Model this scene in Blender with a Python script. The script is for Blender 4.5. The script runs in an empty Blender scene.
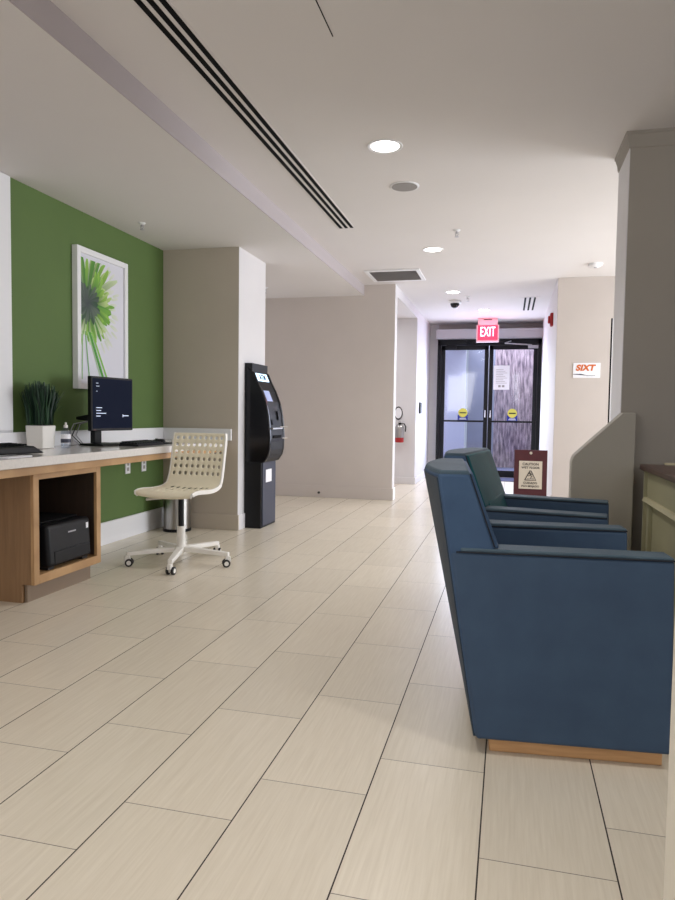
import bpy, bmesh, math, random
from mathutils import Vector, Matrix
random.seed(7)
C = bpy.context.scene.collection
PI = math.pi

# ------------------------------------------------------------------ materials
def mat(name, col, rough=.6, metal=0., noise=0., nscale=30., bump=0., bscale=200., emit=None, estr=0., coat=0., spec=.5, stretch=None):
    m = bpy.data.materials.new(name); m.use_nodes = True
    nt = m.node_tree; b = nt.nodes['Principled BSDF']
    b.inputs['Base Color'].default_value = (*col, 1)
    b.inputs['Roughness'].default_value = rough
    b.inputs['Metallic'].default_value = metal
    b.inputs['Specular IOR Level'].default_value = spec
    b.inputs['Coat Weight'].default_value = coat
    b.inputs['Coat Roughness'].default_value = .08
    if emit:
        b.inputs['Emission Color'].default_value = (*emit, 1); b.inputs['Emission Strength'].default_value = estr
    tc = nt.nodes.new('ShaderNodeTexCoord'); mp = nt.nodes.new('ShaderNodeMapping')
    nt.links.new(tc.outputs['Object'], mp.inputs['Vector'])
    if stretch: mp.inputs['Scale'].default_value = stretch
    if noise > 0:
        n = nt.nodes.new('ShaderNodeTexNoise'); n.inputs['Scale'].default_value = nscale; n.inputs['Detail'].default_value = 4
        nt.links.new(mp.outputs[0], n.inputs['Vector'])
        r = nt.nodes.new('ShaderNodeValToRGB')
        r.color_ramp.elements[0].position = .3; r.color_ramp.elements[1].position = .7
        r.color_ramp.elements[0].color = (*[c*(1-noise) for c in col], 1)
        r.color_ramp.elements[1].color = (*[min(1, c*(1+noise)) for c in col], 1)
        nt.links.new(n.outputs['Fac'], r.inputs['Fac']); nt.links.new(r.outputs['Color'], b.inputs['Base Color'])
    if bump > 0:
        n2 = nt.nodes.new('ShaderNodeTexNoise'); n2.inputs['Scale'].default_value = bscale
        nt.links.new(mp.outputs[0], n2.inputs['Vector'])
        bp = nt.nodes.new('ShaderNodeBump'); bp.inputs['Strength'].default_value = bump; bp.inputs['Distance'].default_value = .002
        nt.links.new(n2.outputs['Fac'], bp.inputs['Height']); nt.links.new(bp.outputs['Normal'], b.inputs['Normal'])
    return m

def L(r, g, b):
    f = lambda c: (c/255/12.92) if c/255 <= .04045 else ((c/255+.055)/1.055)**2.4
    return (f(r), f(g), f(b))

M = {}
M['beige'] = mat('beige_paint', L(196, 187, 181), .75, noise=.02, nscale=3, bump=.15, bscale=300)
M['beige_dark'] = mat('greige_paint', L(195, 185, 172), .75, noise=.02, nscale=3, bump=.15, bscale=300)
M['white_wall'] = mat('white_wall_paint', L(222, 220, 222), .7, noise=.015, nscale=3, bump=.1, bscale=300)
M['grey_wall'] = mat('warm_grey_wall_paint', L(168, 163, 152), .75, noise=.02, nscale=3, bump=.1, bscale=300)
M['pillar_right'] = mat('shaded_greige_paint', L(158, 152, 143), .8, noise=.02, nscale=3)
M['green'] = mat('green_wall_paint', L(88, 113, 58), .7, noise=.03, nscale=3, bump=.12, bscale=300)
M['ceil'] = mat('ceiling_paint', L(221, 217, 216), .85, noise=.01, nscale=2, bump=.1, bscale=250)
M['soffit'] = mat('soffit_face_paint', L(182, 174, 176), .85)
M['white_trim'] = mat('white_trim_paint', L(235, 235, 238), .45)
M['cream_trim'] = mat('cream_trim_paint', L(238, 232, 218), .5)
M['white_plastic'] = mat('white_plastic', L(235, 232, 226), .4)
M['cream_plastic'] = mat('cream_plastic', L(240, 232, 208), .5, noise=.015, nscale=12)
M['black'] = mat('black_plastic', L(17, 18, 22), .45, spec=.3)
M['black_matte'] = mat('black_matte', L(10, 10, 12), .8, spec=.15)
M['black_gloss'] = mat('black_gloss', L(10, 11, 18), .25, coat=.15, spec=.3)
M['screen'] = mat('screen_glass', L(12, 16, 28), .6, emit=L(40, 50, 80), estr=.18, spec=.05)
M['navy_grey'] = mat('blue_grey_metal', L(50, 54, 72), .45)
M['atm_dark'] = mat('charcoal_panel', L(34, 36, 48), .5, spec=.3)
M['steel'] = mat('brushed_steel', L(170, 168, 165), .3, metal=1, noise=.08, nscale=60, stretch=(1, 1, .04))
M['chrome'] = mat('chrome', L(220, 220, 220), .12, metal=1)
M['grey_metal'] = mat('grey_painted_metal', L(178, 176, 182), .5)
M['vent_grey'] = mat('vent_grey', L(165, 160, 158), .7)
M['speaker_grey'] = mat('speaker_grille_grey', L(150, 146, 144), .8, noise=.15, nscale=400)
M['red'] = mat('red_plastic', L(170, 30, 34), .4)
M['maroon'] = mat('maroon_board', L(72, 22, 32), .5, noise=.05, nscale=20)
M['plate'] = mat('beige_plate', L(205, 195, 180), .5)
M['ink'] = mat('dark_ink', L(40, 36, 38), .6)
M['paper'] = mat('white_paper', L(240, 240, 245), .7)
M['orange'] = mat('orange_ink', L(206, 104, 44), .6)
M['yellow'] = mat('yellow_vinyl', L(214, 206, 90), .5)
M['blue_ink'] = mat('blue_vinyl', L(30, 50, 150), .5)
M['art_bg'] = mat('art_paper', L(222, 222, 232), .35)
M['sage'] = mat('pale_sage_paint', L(176, 172, 140), .5, noise=.02, nscale=6)
M['sage_lt'] = mat('pale_cream_paint', L(205, 198, 165), .45)
M['screen_text'] = mat('screen_text', L(190, 200, 220), .5, emit=L(190, 200, 225), estr=.8)
M['lamp'] = mat('lamp_lens', (1, 1, 1), .5, emit=(1, .96, .9), estr=9)
M['atm_lit'] = mat('lit_screen', (.7, .85, 1), .3, emit=L(190, 225, 255), estr=1.6)
M['atm_lit2'] = mat('lit_display', (.3, .35, .5), .3, emit=L(130, 140, 190), estr=.7)
M['exit_letter'] = mat('lit_exit_letter', (1, .8, .85), .5, emit=(1, .62, .68), estr=2.2)
M['exit_face'] = mat('exit_face', L(205, 60, 90), .4, emit=(1, .06, .15), estr=.5)
M['pink_white'] = mat('pale_pink_plastic', L(225, 205, 212), .5)
M['granite'] = mat('dark_granite_tabletop', L(84, 58, 50), .3, noise=.25, nscale=60)
M['rubber'] = mat('dark_rubber', L(35, 33, 33), .6)
M['mat_floor'] = mat('dark_entrance_mat', L(60, 62, 92), .85, noise=.15, nscale=300)
M['bluegrey_wall'] = mat('blue_grey_outside_wall', L(138, 140, 156), .8, noise=.08, nscale=3, emit=L(120,126,150), estr=.05)
M['mirror_grey'] = mat('grey_glass_panel', L(150, 145, 140), .2)

def wood_mat(name, c1, c2, scale=(1, 1, 12)):
    m = bpy.data.materials.new(name); m.use_nodes = True; nt = m.node_tree; b = nt.nodes['Principled BSDF']
    tc = nt.nodes.new('ShaderNodeTexCoord'); mp = nt.nodes.new('ShaderNodeMapping'); mp.inputs['Scale'].default_value = scale
    n = nt.nodes.new('ShaderNodeTexNoise'); n.inputs['Scale'].default_value = 6; n.inputs['Detail'].default_value = 6; n.inputs['Distortion'].default_value = .4
    r = nt.nodes.new('ShaderNodeValToRGB'); r.color_ramp.elements[0].color = (*c1, 1); r.color_ramp.elements[1].color = (*c2, 1)
    r.color_ramp.elements[0].position = .35; r.color_ramp.elements[1].position = .65
    nt.links.new(tc.outputs['Object'], mp.inputs[0]); nt.links.new(mp.outputs[0], n.inputs['Vector'])
    nt.links.new(n.outputs['Fac'], r.inputs[0]); nt.links.new(r.outputs[0], b.inputs['Base Color'])
    b.inputs['Roughness'].default_value = .5
    return m
M['wood'] = wood_mat('light_maple_veneer', L(172, 134, 92), L(190, 152, 108), (8, 1, 1))
M['wood_v'] = wood_mat('upright_maple_veneer', L(138, 106, 74), L(152, 118, 84), (6, 6, .5))
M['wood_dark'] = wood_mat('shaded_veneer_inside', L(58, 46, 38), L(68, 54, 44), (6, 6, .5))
M['plinth'] = wood_mat('oak_plinth', L(196, 150, 104), L(210, 164, 116), (1, 14, 14))
M['kick'] = mat('grey_brown_toe_kick', L(140, 122, 104), .5)

def fabric(name, c, c2):
    m = bpy.data.materials.new(name); m.use_nodes = True; nt = m.node_tree; b = nt.nodes['Principled BSDF']
    tc = nt.nodes.new('ShaderNodeTexCoord')
    n = nt.nodes.new('ShaderNodeTexNoise'); n.inputs['Scale'].default_value = 9; n.inputs['Detail'].default_value = 6
    r = nt.nodes.new('ShaderNodeValToRGB'); r.color_ramp.elements[0].color = (*c, 1); r.color_ramp.elements[1].color = (*c2, 1)
    r.color_ramp.elements[0].position = .3; r.color_ramp.elements[1].position = .7
    nt.links.new(tc.outputs['Object'], n.inputs['Vector']); nt.links.new(n.outputs['Fac'], r.inputs[0]); nt.links.new(r.outputs[0], b.inputs['Base Color'])
    w = nt.nodes.new('ShaderNodeTexNoise'); w.inputs['Scale'].default_value = 420
    nt.links.new(tc.outputs['Object'], w.inputs['Vector'])
    bp = nt.nodes.new('ShaderNodeBump'); bp.inputs['Strength'].default_value = .25; bp.inputs['Distance'].default_value = .002
    nt.links.new(w.outputs['Fac'], bp.inputs['Height']); nt.links.new(bp.outputs[0], b.inputs['Normal'])
    b.inputs['Roughness'].default_value = .62; b.inputs['Sheen Weight'].default_value = .03; b.inputs['Specular IOR Level'].default_value = .22
    b.inputs['Sheen Roughness'].default_value = .4
    return m
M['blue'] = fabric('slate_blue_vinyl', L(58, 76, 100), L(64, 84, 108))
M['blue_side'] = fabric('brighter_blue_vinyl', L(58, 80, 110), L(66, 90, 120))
M['blue_top'] = fabric('greyer_teal_blue_vinyl', L(66, 84, 98), L(78, 96, 108))  # lighter, greyer blue for the arm pads and back top
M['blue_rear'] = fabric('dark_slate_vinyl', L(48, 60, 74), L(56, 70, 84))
M['teal'] = fabric('teal_vinyl', L(18, 78, 88), L(24, 90, 98))
M['seam'] = mat('dark_seam', L(24, 32, 44), .8)

def glass_mat(name, tint=(.9, .93, 1)):
    m = bpy.data.materials.new(name); m.use_nodes = True; nt = m.node_tree
    for n in list(nt.nodes):
        if n.type != 'OUTPUT_MATERIAL': nt.nodes.remove(n)
    out = [n for n in nt.nodes if n.type == 'OUTPUT_MATERIAL'][0]
    t = nt.nodes.new('ShaderNodeBsdfTransparent'); t.inputs[0].default_value = (*tint, 1)
    g = nt.nodes.new('ShaderNodeBsdfGlossy'); g.inputs['Roughness'].default_value = .05
    mx = nt.nodes.new('ShaderNodeMixShader'); mx.inputs[0].default_value = .07
    nt.links.new(t.outputs[0], mx.inputs[1]); nt.links.new(g.outputs[0], mx.inputs[2]); nt.links.new(mx.outputs[0], out.inputs[0])
    return m
M['glass'] = glass_mat('door_glass')
M['clear_plastic'] = glass_mat('clear_bottle_plastic', (.82, .86, .92))

def floor_mat():
    m = bpy.data.materials.new('porcelain_floor_tile'); m.use_nodes = True; nt = m.node_tree; b = nt.nodes['Principled BSDF']
    N = nt.nodes.new; K = nt.links.new
    tc = N('ShaderNodeTexCoord'); sp = N('ShaderNodeSeparateXYZ'); K(tc.outputs['Object'], sp.inputs[0])
    def mth(op, a, b_=None, c=None):
        n = N('ShaderNodeMath'); n.operation = op
        for i, v in enumerate((a, b_, c)):
            if v is None: continue
            if isinstance(v, (int, float)): n.inputs[i].default_value = v
            else: K(v, n.inputs[i])
        return n.outputs[0]
    u = mth('DIVIDE', mth('ADD', sp.outputs[0], .9575), .305)
    col = mth('FLOOR', u); fu = mth('SUBTRACT', u, col)
    yo = mth('SUBTRACT', mth('SUBTRACT', sp.outputs[1], 1.5425), mth('MULTIPLY', col, .2035))
    v = mth('DIVIDE', yo, .5917); row = mth('FLOOR', v); fv = mth('SUBTRACT', v, row)
    du = mth('MULTIPLY', mth('MINIMUM', fu, mth('SUBTRACT', 1., fu)), .305)
    dv = mth('MULTIPLY', mth('MINIMUM', fv, mth('SUBTRACT', 1., fv)), .5917)
    gu = mth('LESS_THAN', du, .0019); gv = mth('LESS_THAN', dv, .0012)
    grout = mth('MAXIMUM', gu, mth('MULTIPLY', gv, .8))
    # tile id noise
    cb = N('ShaderNodeCombineXYZ'); K(col, cb.inputs[0]); K(row, cb.inputs[1])
    wn = N('ShaderNodeTexWhiteNoise'); wn.noise_dimensions = '2D'; K(cb.outputs[0], wn.inputs['Vector'])
    # streaks running along the tile
    cv = N('ShaderNodeCombineXYZ'); K(mth('MULTIPLY', sp.outputs[0], 130), cv.inputs[0]); K(mth('MULTIPLY', sp.outputs[1], 5), cv.inputs[1]); K(mth('MULTIPLY', wn.outputs['Value'], 40), cv.inputs[2])
    n = N('ShaderNodeTexNoise'); n.inputs['Scale'].default_value = 1; n.inputs['Detail'].default_value = 5; n.inputs['Roughness'].default_value = .6
    K(cv.outputs[0], n.inputs['Vector'])
    r = N('ShaderNodeValToRGB'); r.color_ramp.elements[0].position = .3; r.color_ramp.elements[1].position = .7
    r.color_ramp.elements[0].color = (*L(217, 207, 189), 1); r.color_ramp.elements[1].color = (*L(227, 218, 201), 1)
    K(n.outputs['Fac'], r.inputs[0])
    hs = N('ShaderNodeHueSaturation'); K(r.outputs[0], hs.inputs['Color']); K(mth('ADD', mth('MULTIPLY', wn.outputs['Value'], .07), .965), hs.inputs['Value'])
    mx = N('ShaderNodeMix'); mx.data_type = 'RGBA'; K(grout, mx.inputs[0]); K(hs.outputs[0], mx.inputs[6]); mx.inputs[7].default_value = (*L(44, 34, 28), 1)
    K(mx.outputs[2], b.inputs['Base Color'])
    K(mth('ADD', mth('MULTIPLY', grout, .5), .27), b.inputs['Roughness'])
    b.inputs['Specular IOR Level'].default_value = .5
    bp = N('ShaderNodeBump'); bp.inputs['Strength'].default_value = .35; bp.inputs['Distance'].default_value = .001
    K(mth('SUBTRACT', mth('MULTIPLY', n.outputs['Fac'], .15), grout), bp.inputs['Height']); K(bp.outputs[0], b.inputs['Normal'])
    return m
M['floor'] = floor_mat()

def stone_wall_mat():
    m = bpy.data.materials.new('rough_brown_stone'); m.use_nodes = True; nt = m.node_tree; b = nt.nodes['Principled BSDF']
    tc = nt.nodes.new('ShaderNodeTexCoord'); mp = nt.nodes.new('ShaderNodeMapping'); mp.inputs['Scale'].default_value = (16, 5, 2.6)
    n = nt.nodes.new('ShaderNodeTexNoise'); n.inputs['Scale'].default_value = 1.6; n.inputs['Detail'].default_value = 8
    r = nt.nodes.new('ShaderNodeValToRGB')
    r.color_ramp.elements[0].position = .36; r.color_ramp.elements[0].color = (*L(92, 76, 88), 1)
    r.color_ramp.elements[1].position = .72; r.color_ramp.elements[1].color = (*L(206, 182, 184), 1)
    nt.links.new(tc.outputs['Object'], mp.inputs[0]); nt.links.new(mp.outputs[0], n.inputs['Vector'])
    nt.links.new(n.outputs['Fac'], r.inputs[0]); nt.links.new(r.outputs[0], b.inputs['Base Color']); b.inputs['Roughness'].default_value = .8
    return m
M['stone'] = stone_wall_mat()

def attr_mat(name, attr, rough=.5):
    m = bpy.data.materials.new(name); m.use_nodes = True; nt = m.node_tree; b = nt.nodes['Principled BSDF']
    a = nt.nodes.new('ShaderNodeAttribute'); a.attribute_name = attr
    nt.links.new(a.outputs['Color'], b.inputs['Base Color']); b.inputs['Roughness'].default_value = rough
    return m
M['art'] = attr_mat('printed_flower', 'Col', .4)
M['leaf'] = attr_mat('dark_green_leaf', 'Col', .55)
def counter_mat():
    m = mat('white_quartz', L(222, 218, 214), .16, noise=.05, nscale=70, coat=.3)
    return m
M['quartz'] = counter_mat()

# ------------------------------------------------------------------ mesh helpers
class MB:
    def __init__(s): s.v = []; s.f = []; s.m = []; s.c = []; s.mi = 0
    def box(s, x0, x1, y0, y1, z0, z1):
        i = len(s.v)
        s.v += [(x0,y0,z0),(x1,y0,z0),(x1,y1,z0),(x0,y1,z0),(x0,y0,z1),(x1,y0,z1),(x1,y1,z1),(x0,y1,z1)]
        for q in ((0,3,2,1),(4,5,6,7),(0,1,5,4),(1,2,6,5),(2,3,7,6),(3,0,4,7)): s.f.append(tuple(i+k for k in q)); s.m.append(s.mi)
        return s
    def hexa(s, pts):   # bottom 4 ccw, top 4 ccw
        i = len(s.v); s.v += [tuple(p) for p in pts]
        for q in ((0,3,2,1),(4,5,6,7),(0,1,5,4),(1,2,6,5),(2,3,7,6),(3,0,4,7)): s.f.append(tuple(i+k for k in q)); s.m.append(s.mi)
        return s
    def prism(s, poly, axis, a, b):   # poly 2D ccw, extruded along axis from a to b
        n = len(poly); i = len(s.v)
        def P(p, t): return {'x': (t, p[0], p[1]), 'y': (p[0], t, p[1]), 'z': (p[0], p[1], t)}[axis]
        s.v += [P(p, a) for p in poly] + [P(p, b) for p in poly]
        s.f.append(tuple(i+k for k in range(n))); s.m.append(s.mi)
        s.f.append(tuple(i+n+k for k in reversed(range(n)))); s.m.append(s.mi)
        for k in range(n): s.f.append((i+k, i+n+k, i+n+(k+1) % n, i+(k+1) % n)); s.m.append(s.mi)
        return s
    def lathe(s, prof, cx=0, cy=0, n=24, axis='z', cz=0):  # prof [(r,h)]
        i = len(s.v)
        for r, h in prof:
            for k in range(n):
                a = 2*PI*k/n; p, q = r*math.cos(a), r*math.sin(a)
                s.v.append({'z': (cx+p, cy+q, cz+h), 'y': (cx+p, cy+h, cz+q), 'x': (cx+h, cy+p, cz+q)}[axis])
        for j in range(len(prof)-1):
            for k in range(n):
                a, b = i+j*n+k, i+j*n+(k+1) % n; s.f.append((a, b, b+n, a+n)); s.m.append(s.mi)
        s.f.append(tuple(i+k for k in reversed(range(n)))); s.m.append(s.mi)
        e = i+(len(prof)-1)*n; s.f.append(tuple(e+k for k in range(n))); s.m.append(s.mi)
        return s
    def tube(s, pts, r, n=8, r2=None):
        pts = [Vector(p) for p in pts]; i = len(s.v); m = len(pts); up = None
        for j, p in enumerate(pts):
            d = (pts[min(j+1, m-1)]-pts[max(j-1, 0)]).normalized()
            if up is None: up = Vector((0,0,1)) if abs(d.z) < .9 else Vector((1,0,0))
            x = d.cross(up).normalized(); y = x.cross(d).normalized(); up = y
            rr = r if r2 is None else r+(r2-r)*j/(m-1)
            for k in range(n):
                a = 2*PI*k/n; s.v.append(tuple(p+x*rr*math.cos(a)+y*rr*math.sin(a)))
        for j in range(m-1):
            for k in range(n):
                a, b = i+j*n+k, i+j*n+(k+1) % n; s.f.append((a, a+n, b+n, b)); s.m.append(s.mi)
        s.f.append(tuple(i+k for k in range(n))); s.m.append(s.mi)
        e = i+(m-1)*n; s.f.append(tuple(e+k for k in reversed(range(n)))); s.m.append(s.mi)
        return s
    def sweep_rect(s, pts, nor, w0, w1, t0, t1, xdir=(1,0,0)):
        """rectangle swept along pts: xdir offsets w0..w1, nor (per point) offsets t0..t1"""
        i = len(s.v); X = Vector(xdir); m = len(pts)
        for p, n in zip(pts, nor):
            p = Vector(p); n = Vector(n)
            for a, b in ((w0,t0),(w1,t0),(w1,t1),(w0,t1)): s.v.append(tuple(p+X*a+n*b))
        for j in range(m-1):
            for k in range(4):
                a, b = i+j*4+k, i+j*4+(k+1) % 4; s.f.append((a, b, b+4, a+4)); s.m.append(s.mi)
        s.f.append((i+3,i+2,i+1,i)); s.m.append(s.mi); e = i+(m-1)*4; s.f.append((e,e+1,e+2,e+3)); s.m.append(s.mi)
        return s
    def build(s, name, mats, parent=None, bevel=0, seg=2, smooth=False, sub=0):
        me = bpy.data.meshes.new(name); me.from_pydata(s.v, [], s.f)
        if not isinstance(mats, (list, tuple)): mats = [mats]
        for m in mats: me.materials.append(M[m] if isinstance(m, str) else m)
        for p, k in zip(me.polygons, s.m): p.material_index = k
        bm = bmesh.new(); bm.from_mesh(me); bmesh.ops.recalc_face_normals(bm, faces=bm.faces); bm.to_mesh(me); bm.free()
        o = bpy.data.objects.new(name, me); C.objects.link(o)
        if parent: o.parent = parent
        if bevel:
            b = o.modifiers.new('bevel', 'BEVEL'); b.width = bevel; b.segments = seg; b.limit_method = 'ANGLE'; b.angle_limit = .6
            b.harden_normals = False
            smooth = True
        if sub:
            b = o.modifiers.new('sub', 'SUBSURF'); b.levels = sub; b.render_levels = sub; smooth = True
        if smooth:
            for p in me.polygons: p.use_smooth = True
            try: me.set_sharp_from_angle(angle=.7)
            except Exception: pass
        return o

def bx(*a): return MB().box(*a)
def thing(name, label, cat, loc=(0,0,0), rotz=0, group=None):
    o = bpy.data.objects.new(name, None); C.objects.link(o); o.location = loc; o.rotation_euler = (0,0,rotz)
    o.empty_display_size = .1
    o['label'] = label; o['category'] = cat
    if group: o['group'] = group
    return o
def tag(o, label, cat, group=None):
    o['label'] = label; o['category'] = cat
    if group: o['group'] = group
    return o
def struct(o): o['kind'] = 'structure'; return o
def text_mesh(name, body, size, m, parent, loc, rot, extrude=.0006, bold=0., xs=1., align='CENTER'):
    cu = bpy.data.curves.new('t', 'FONT'); cu.body = body; cu.size = size; cu.extrude = extrude; cu.offset = bold
    cu.align_x = align; cu.align_y = 'CENTER'; cu.space_character = 1.05
    t = bpy.data.objects.new('t', cu); C.objects.link(t)
    dg = bpy.context.evaluated_depsgraph_get(); me = bpy.data.meshes.new_from_object(t.evaluated_get(dg))
    bpy.data.objects.remove(t)
    me.materials.clear(); me.materials.append(M[m])
    mt = Matrix.Translation(loc) @ rot.to_4x4() @ Matrix.Diagonal((xs, 1, 1, 1))
    me.transform(mt)
    o = bpy.data.objects.new(name, me); C.objects.link(o); o.parent = parent
    return o
from mathutils import Euler
FACE_NEG_Y = Euler((PI/2, 0, 0)).to_matrix()            # readable from -Y
FACE_POS_X = Euler((PI/2, 0, PI/2)).to_matrix()         # readable from +X

def copy_tree(o, parent=None):
    c = o.copy(); C.objects.link(c)
    if parent: c.parent = parent
    for ch in list(o.children): copy_tree(ch, c)
    return c

# ------------------------------------------------------------------ camera (from tile-grid calibration)
cam = bpy.data.cameras.new('camera'); co = bpy.data.objects.new('camera', cam); C.objects.link(co)
yaw, pitch, roll, hh, f = .2479, -.0533, .0138, 1.0301, 675.4
fw = Vector((-math.sin(yaw)*math.cos(pitch), math.cos(yaw)*math.cos(pitch), math.sin(pitch)))
ri = Vector((math.cos(yaw), math.sin(yaw), 0)); up = ri.cross(fw)
r_ = ri*math.cos(roll)+up*math.sin(roll); u_ = -ri*math.sin(roll)+up*math.cos(roll)
mt = Matrix((( r_.x, u_.x, -fw.x, 0), (r_.y, u_.y, -fw.y, 0), (r_.z, u_.z, -fw.z, hh), (0,0,0,1)))
co.matrix_world = mt
cam.sensor_fit = 'VERTICAL'; cam.sensor_height = 36; cam.lens = f*36/900; cam.clip_start = .05
bpy.context.scene.camera = co

# ------------------------------------------------------------------ the setting
HC, LC = 2.575, 2.45     # main and lowered ceiling heights
struct(bx(-6, 6, -3, 11.75, -.1, 0).build('floor', 'floor'))
struct(bx(-1.725, 5, -3, 11.9, HC, HC+.1).build('ceiling', 'ceil'))
# lowered ceiling along the left, with a purple-grey vertical face
sf = MB(); sf.box(-6, -1.727, -3, 8.0, LC, HC+.1); sf.build('ceiling_lowered', 'ceil')
struct(bpy.data.objects['ceiling_lowered'])
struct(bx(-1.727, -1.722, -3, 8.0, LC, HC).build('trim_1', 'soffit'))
struct(bx(-3.0, -1.345, 8.15, 10.0, LC, HC+.1).build('ceiling_recess', 'ceil'))
# left walls
struct(bx(-3.15, -3.0, 3.59, 5.6, 0, LC).build('wall_left', 'green'))
struct(bx(-3.15, -3.0, 5.6, 8.0, 0, LC).build('wall_left_alcove', 'white_wall'))
struct(bx(-3.15, -3.0, -3, 3.59, 0, LC).build('wall_left_near', 'white_wall'))
wp = MB(); wp.box(-3.0, -2.985, 3.46, 3.575, .90, LC-.002); wp.box(-3.0, -2.985, 2.2, 3.46, .90, 1.06); wp.box(-3.0,-2.985,2.2,3.46,2.0,2.16)
struct(wp.build('trim_2', 'white_trim', bevel=.003))
struct(bx(-3.0, -2.992, 2.2, 3.46, 1.06, 2.0).build('window_1', 'mirror_grey'))
# pillar left: daylight on the room-side face put into its lighter colour
MBp = MB(); MBp.box(-2.999, -2.283, 5.48, 6.13, 0, LC)
struct(MBp.build('wall_left_pillar', 'beige_dark'))
struct(bx(-2.284, -2.280, 5.481, 6.129, .135, LC).build('wall_left_pillar_side', 'white_wall'))
struct(bx(-6, -3.0, 6.13, 6.2, 0, LC).build('wall_alcove', 'beige'))
# far wall (faces the camera) and the hall beyond
fwm = MB(); fwm.prism([(-3.0, 0), (-1.345, 0), (-1.345, HC), (-3.0, HC)], 'y', 8.0, 8.15)
struct(fwm.build('wall_far', 'beige'))
struct(bx(-1.346, -1.342, 8.001, 8.15, 0, HC).build('wall_far_end', 'white_wall'))  # lit end of the wall, its brightness put into a lighter colour
struct(bx(-3.0, -2.9, 8.15, 10, 0, LC).build('wall_recess_left', 'white_wall'))
struct(bx(-3.0, -1.345, 10.0, 11.72, 0, HC).build('wall_hall_left', 'white_wall'))
struct(bx(-1.346, -1.342, 8.15, 10.0, LC, HC).build('trim_3', 'white_wall'))
struct(bx(.49, .64, 8.0, 11.72, 0, HC).build('wall_hall_right', 'white_wall'))
wr = MB(); wr.box(.492, 1.055, 7.97, 8.0, 0, HC); wr.box(1.055, 4, 7.97, 8.0, 2.12, HC); wr.box(1.98, 4, 7.97, 8.0, 0, 2.12)
struct(wr.build('wall_far_right', 'beige'))
d3 = bx(1.075, 1.98, 7.985, 8.02, .01, 2.12).build('door_2', 'white_trim'); struct(d3)
struct(bx(1.055, 1.075, 7.99, 8.0, 0, 2.12).build('trim_4', 'black_matte'))
# door wall: piers beside and above the frame
struct(bx(-1.345, -1.20, 11.695, 11.85, 0, HC).build('wall_door_pier', 'white_wall'))
dw = MB(); dw.box(-1.2, .49, 11.7, 11.85, 2.34, HC)
struct(dw.build('wall_door', 'beige'))
# right wall / pillar: front's shade and left side's brightness put into the colours
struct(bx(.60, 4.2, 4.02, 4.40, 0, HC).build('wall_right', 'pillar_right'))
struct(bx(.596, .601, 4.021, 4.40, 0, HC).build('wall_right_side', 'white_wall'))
cr = MB()
prof = [(0, 0), (0, -.085), (.006, -.08), (.010, -.05), (.020, -.018), (.026, -.014), (.026, 0)]
# crown along front (outward -Y) and along left face (outward -X)
for seg in ('front', 'left'):
    if seg == 'front':
        a = [(.60-p[0], 4.02-p[0], HC+p[1]) for p in prof]; b = [(4.2, 4.02-p[0], HC+p[1]) for p in prof]
    else:
        a = [(.596-p[0], 4.40, HC+p[1]) for p in prof]; b = [(.60-p[0], 4.02-p[0], HC+p[1]) for p in prof]
    i = len(cr.v); cr.v += a+b; n = len(prof)
    for k in range(n): cr.f.append((i+k, i+(k+1) % n, i+n+(k+1) % n, i+n+k)); cr.m.append(0)
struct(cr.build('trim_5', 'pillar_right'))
struct(bx(4.2, 4.3, -3, 8.0, 0, .9).build('wall_right_far', 'white_wall'))
# diagonal half-height wing wall
kw = MB()
pts = [(.338, 0), (.658, 0), (.658, 1.058), (.594, 1.058), (.362, .832), (.350, .818), (.342, .800), (.338, .780)]
kw.prism(pts, 'y', 3.90, 4.018)
struct(kw.build('wall_half_height', 'grey_wall', bevel=.004))
# near white wall end at the right edge of the view
struct(bx(.272, .9, .95, 1.2, 0, HC).build('wall_right_near', 'cream_trim', bevel=.004))
# baseboards
struct(bx(-3.0, -2.982, 3.59, 5.48, 0, .175).build('baseboard_left', 'white_trim', bevel=.004))
struct(MB().box(-2.982, -2.268, 5.465, 5.48, 0, .135).build('baseboard_pillar_front', 'beige_dark', bevel=.003))
struct(MB().box(-2.283, -2.268, 5.482, 5.655, 0, .135).build('baseboard_pillar_side', 'white_wall', bevel=.003))
struct(MB().box(-3.0, -1.33, 7.985, 8.0, 0, .145).build('baseboard_far', 'beige', bevel=.003))
struct(MB().box(-1.344, -1.33, 8.0, 8.16, 0, .145).build('baseboard_far_end', 'white_trim', bevel=.003))
struct(MB().box(-2.9, -1.332, 9.985, 10.0, 0, .1).build('baseboard_recess', 'white_wall', bevel=.003))
struct(MB().box(-1.345, -1.331, 10.0, 11.7, 0, .1).build('baseboard_hall', 'white_wall', bevel=.003))
struct(MB().box(.477, 1.05, 7.956, 7.97, 0, .145).build('baseboard_right', 'beige', bevel=.003))

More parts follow.
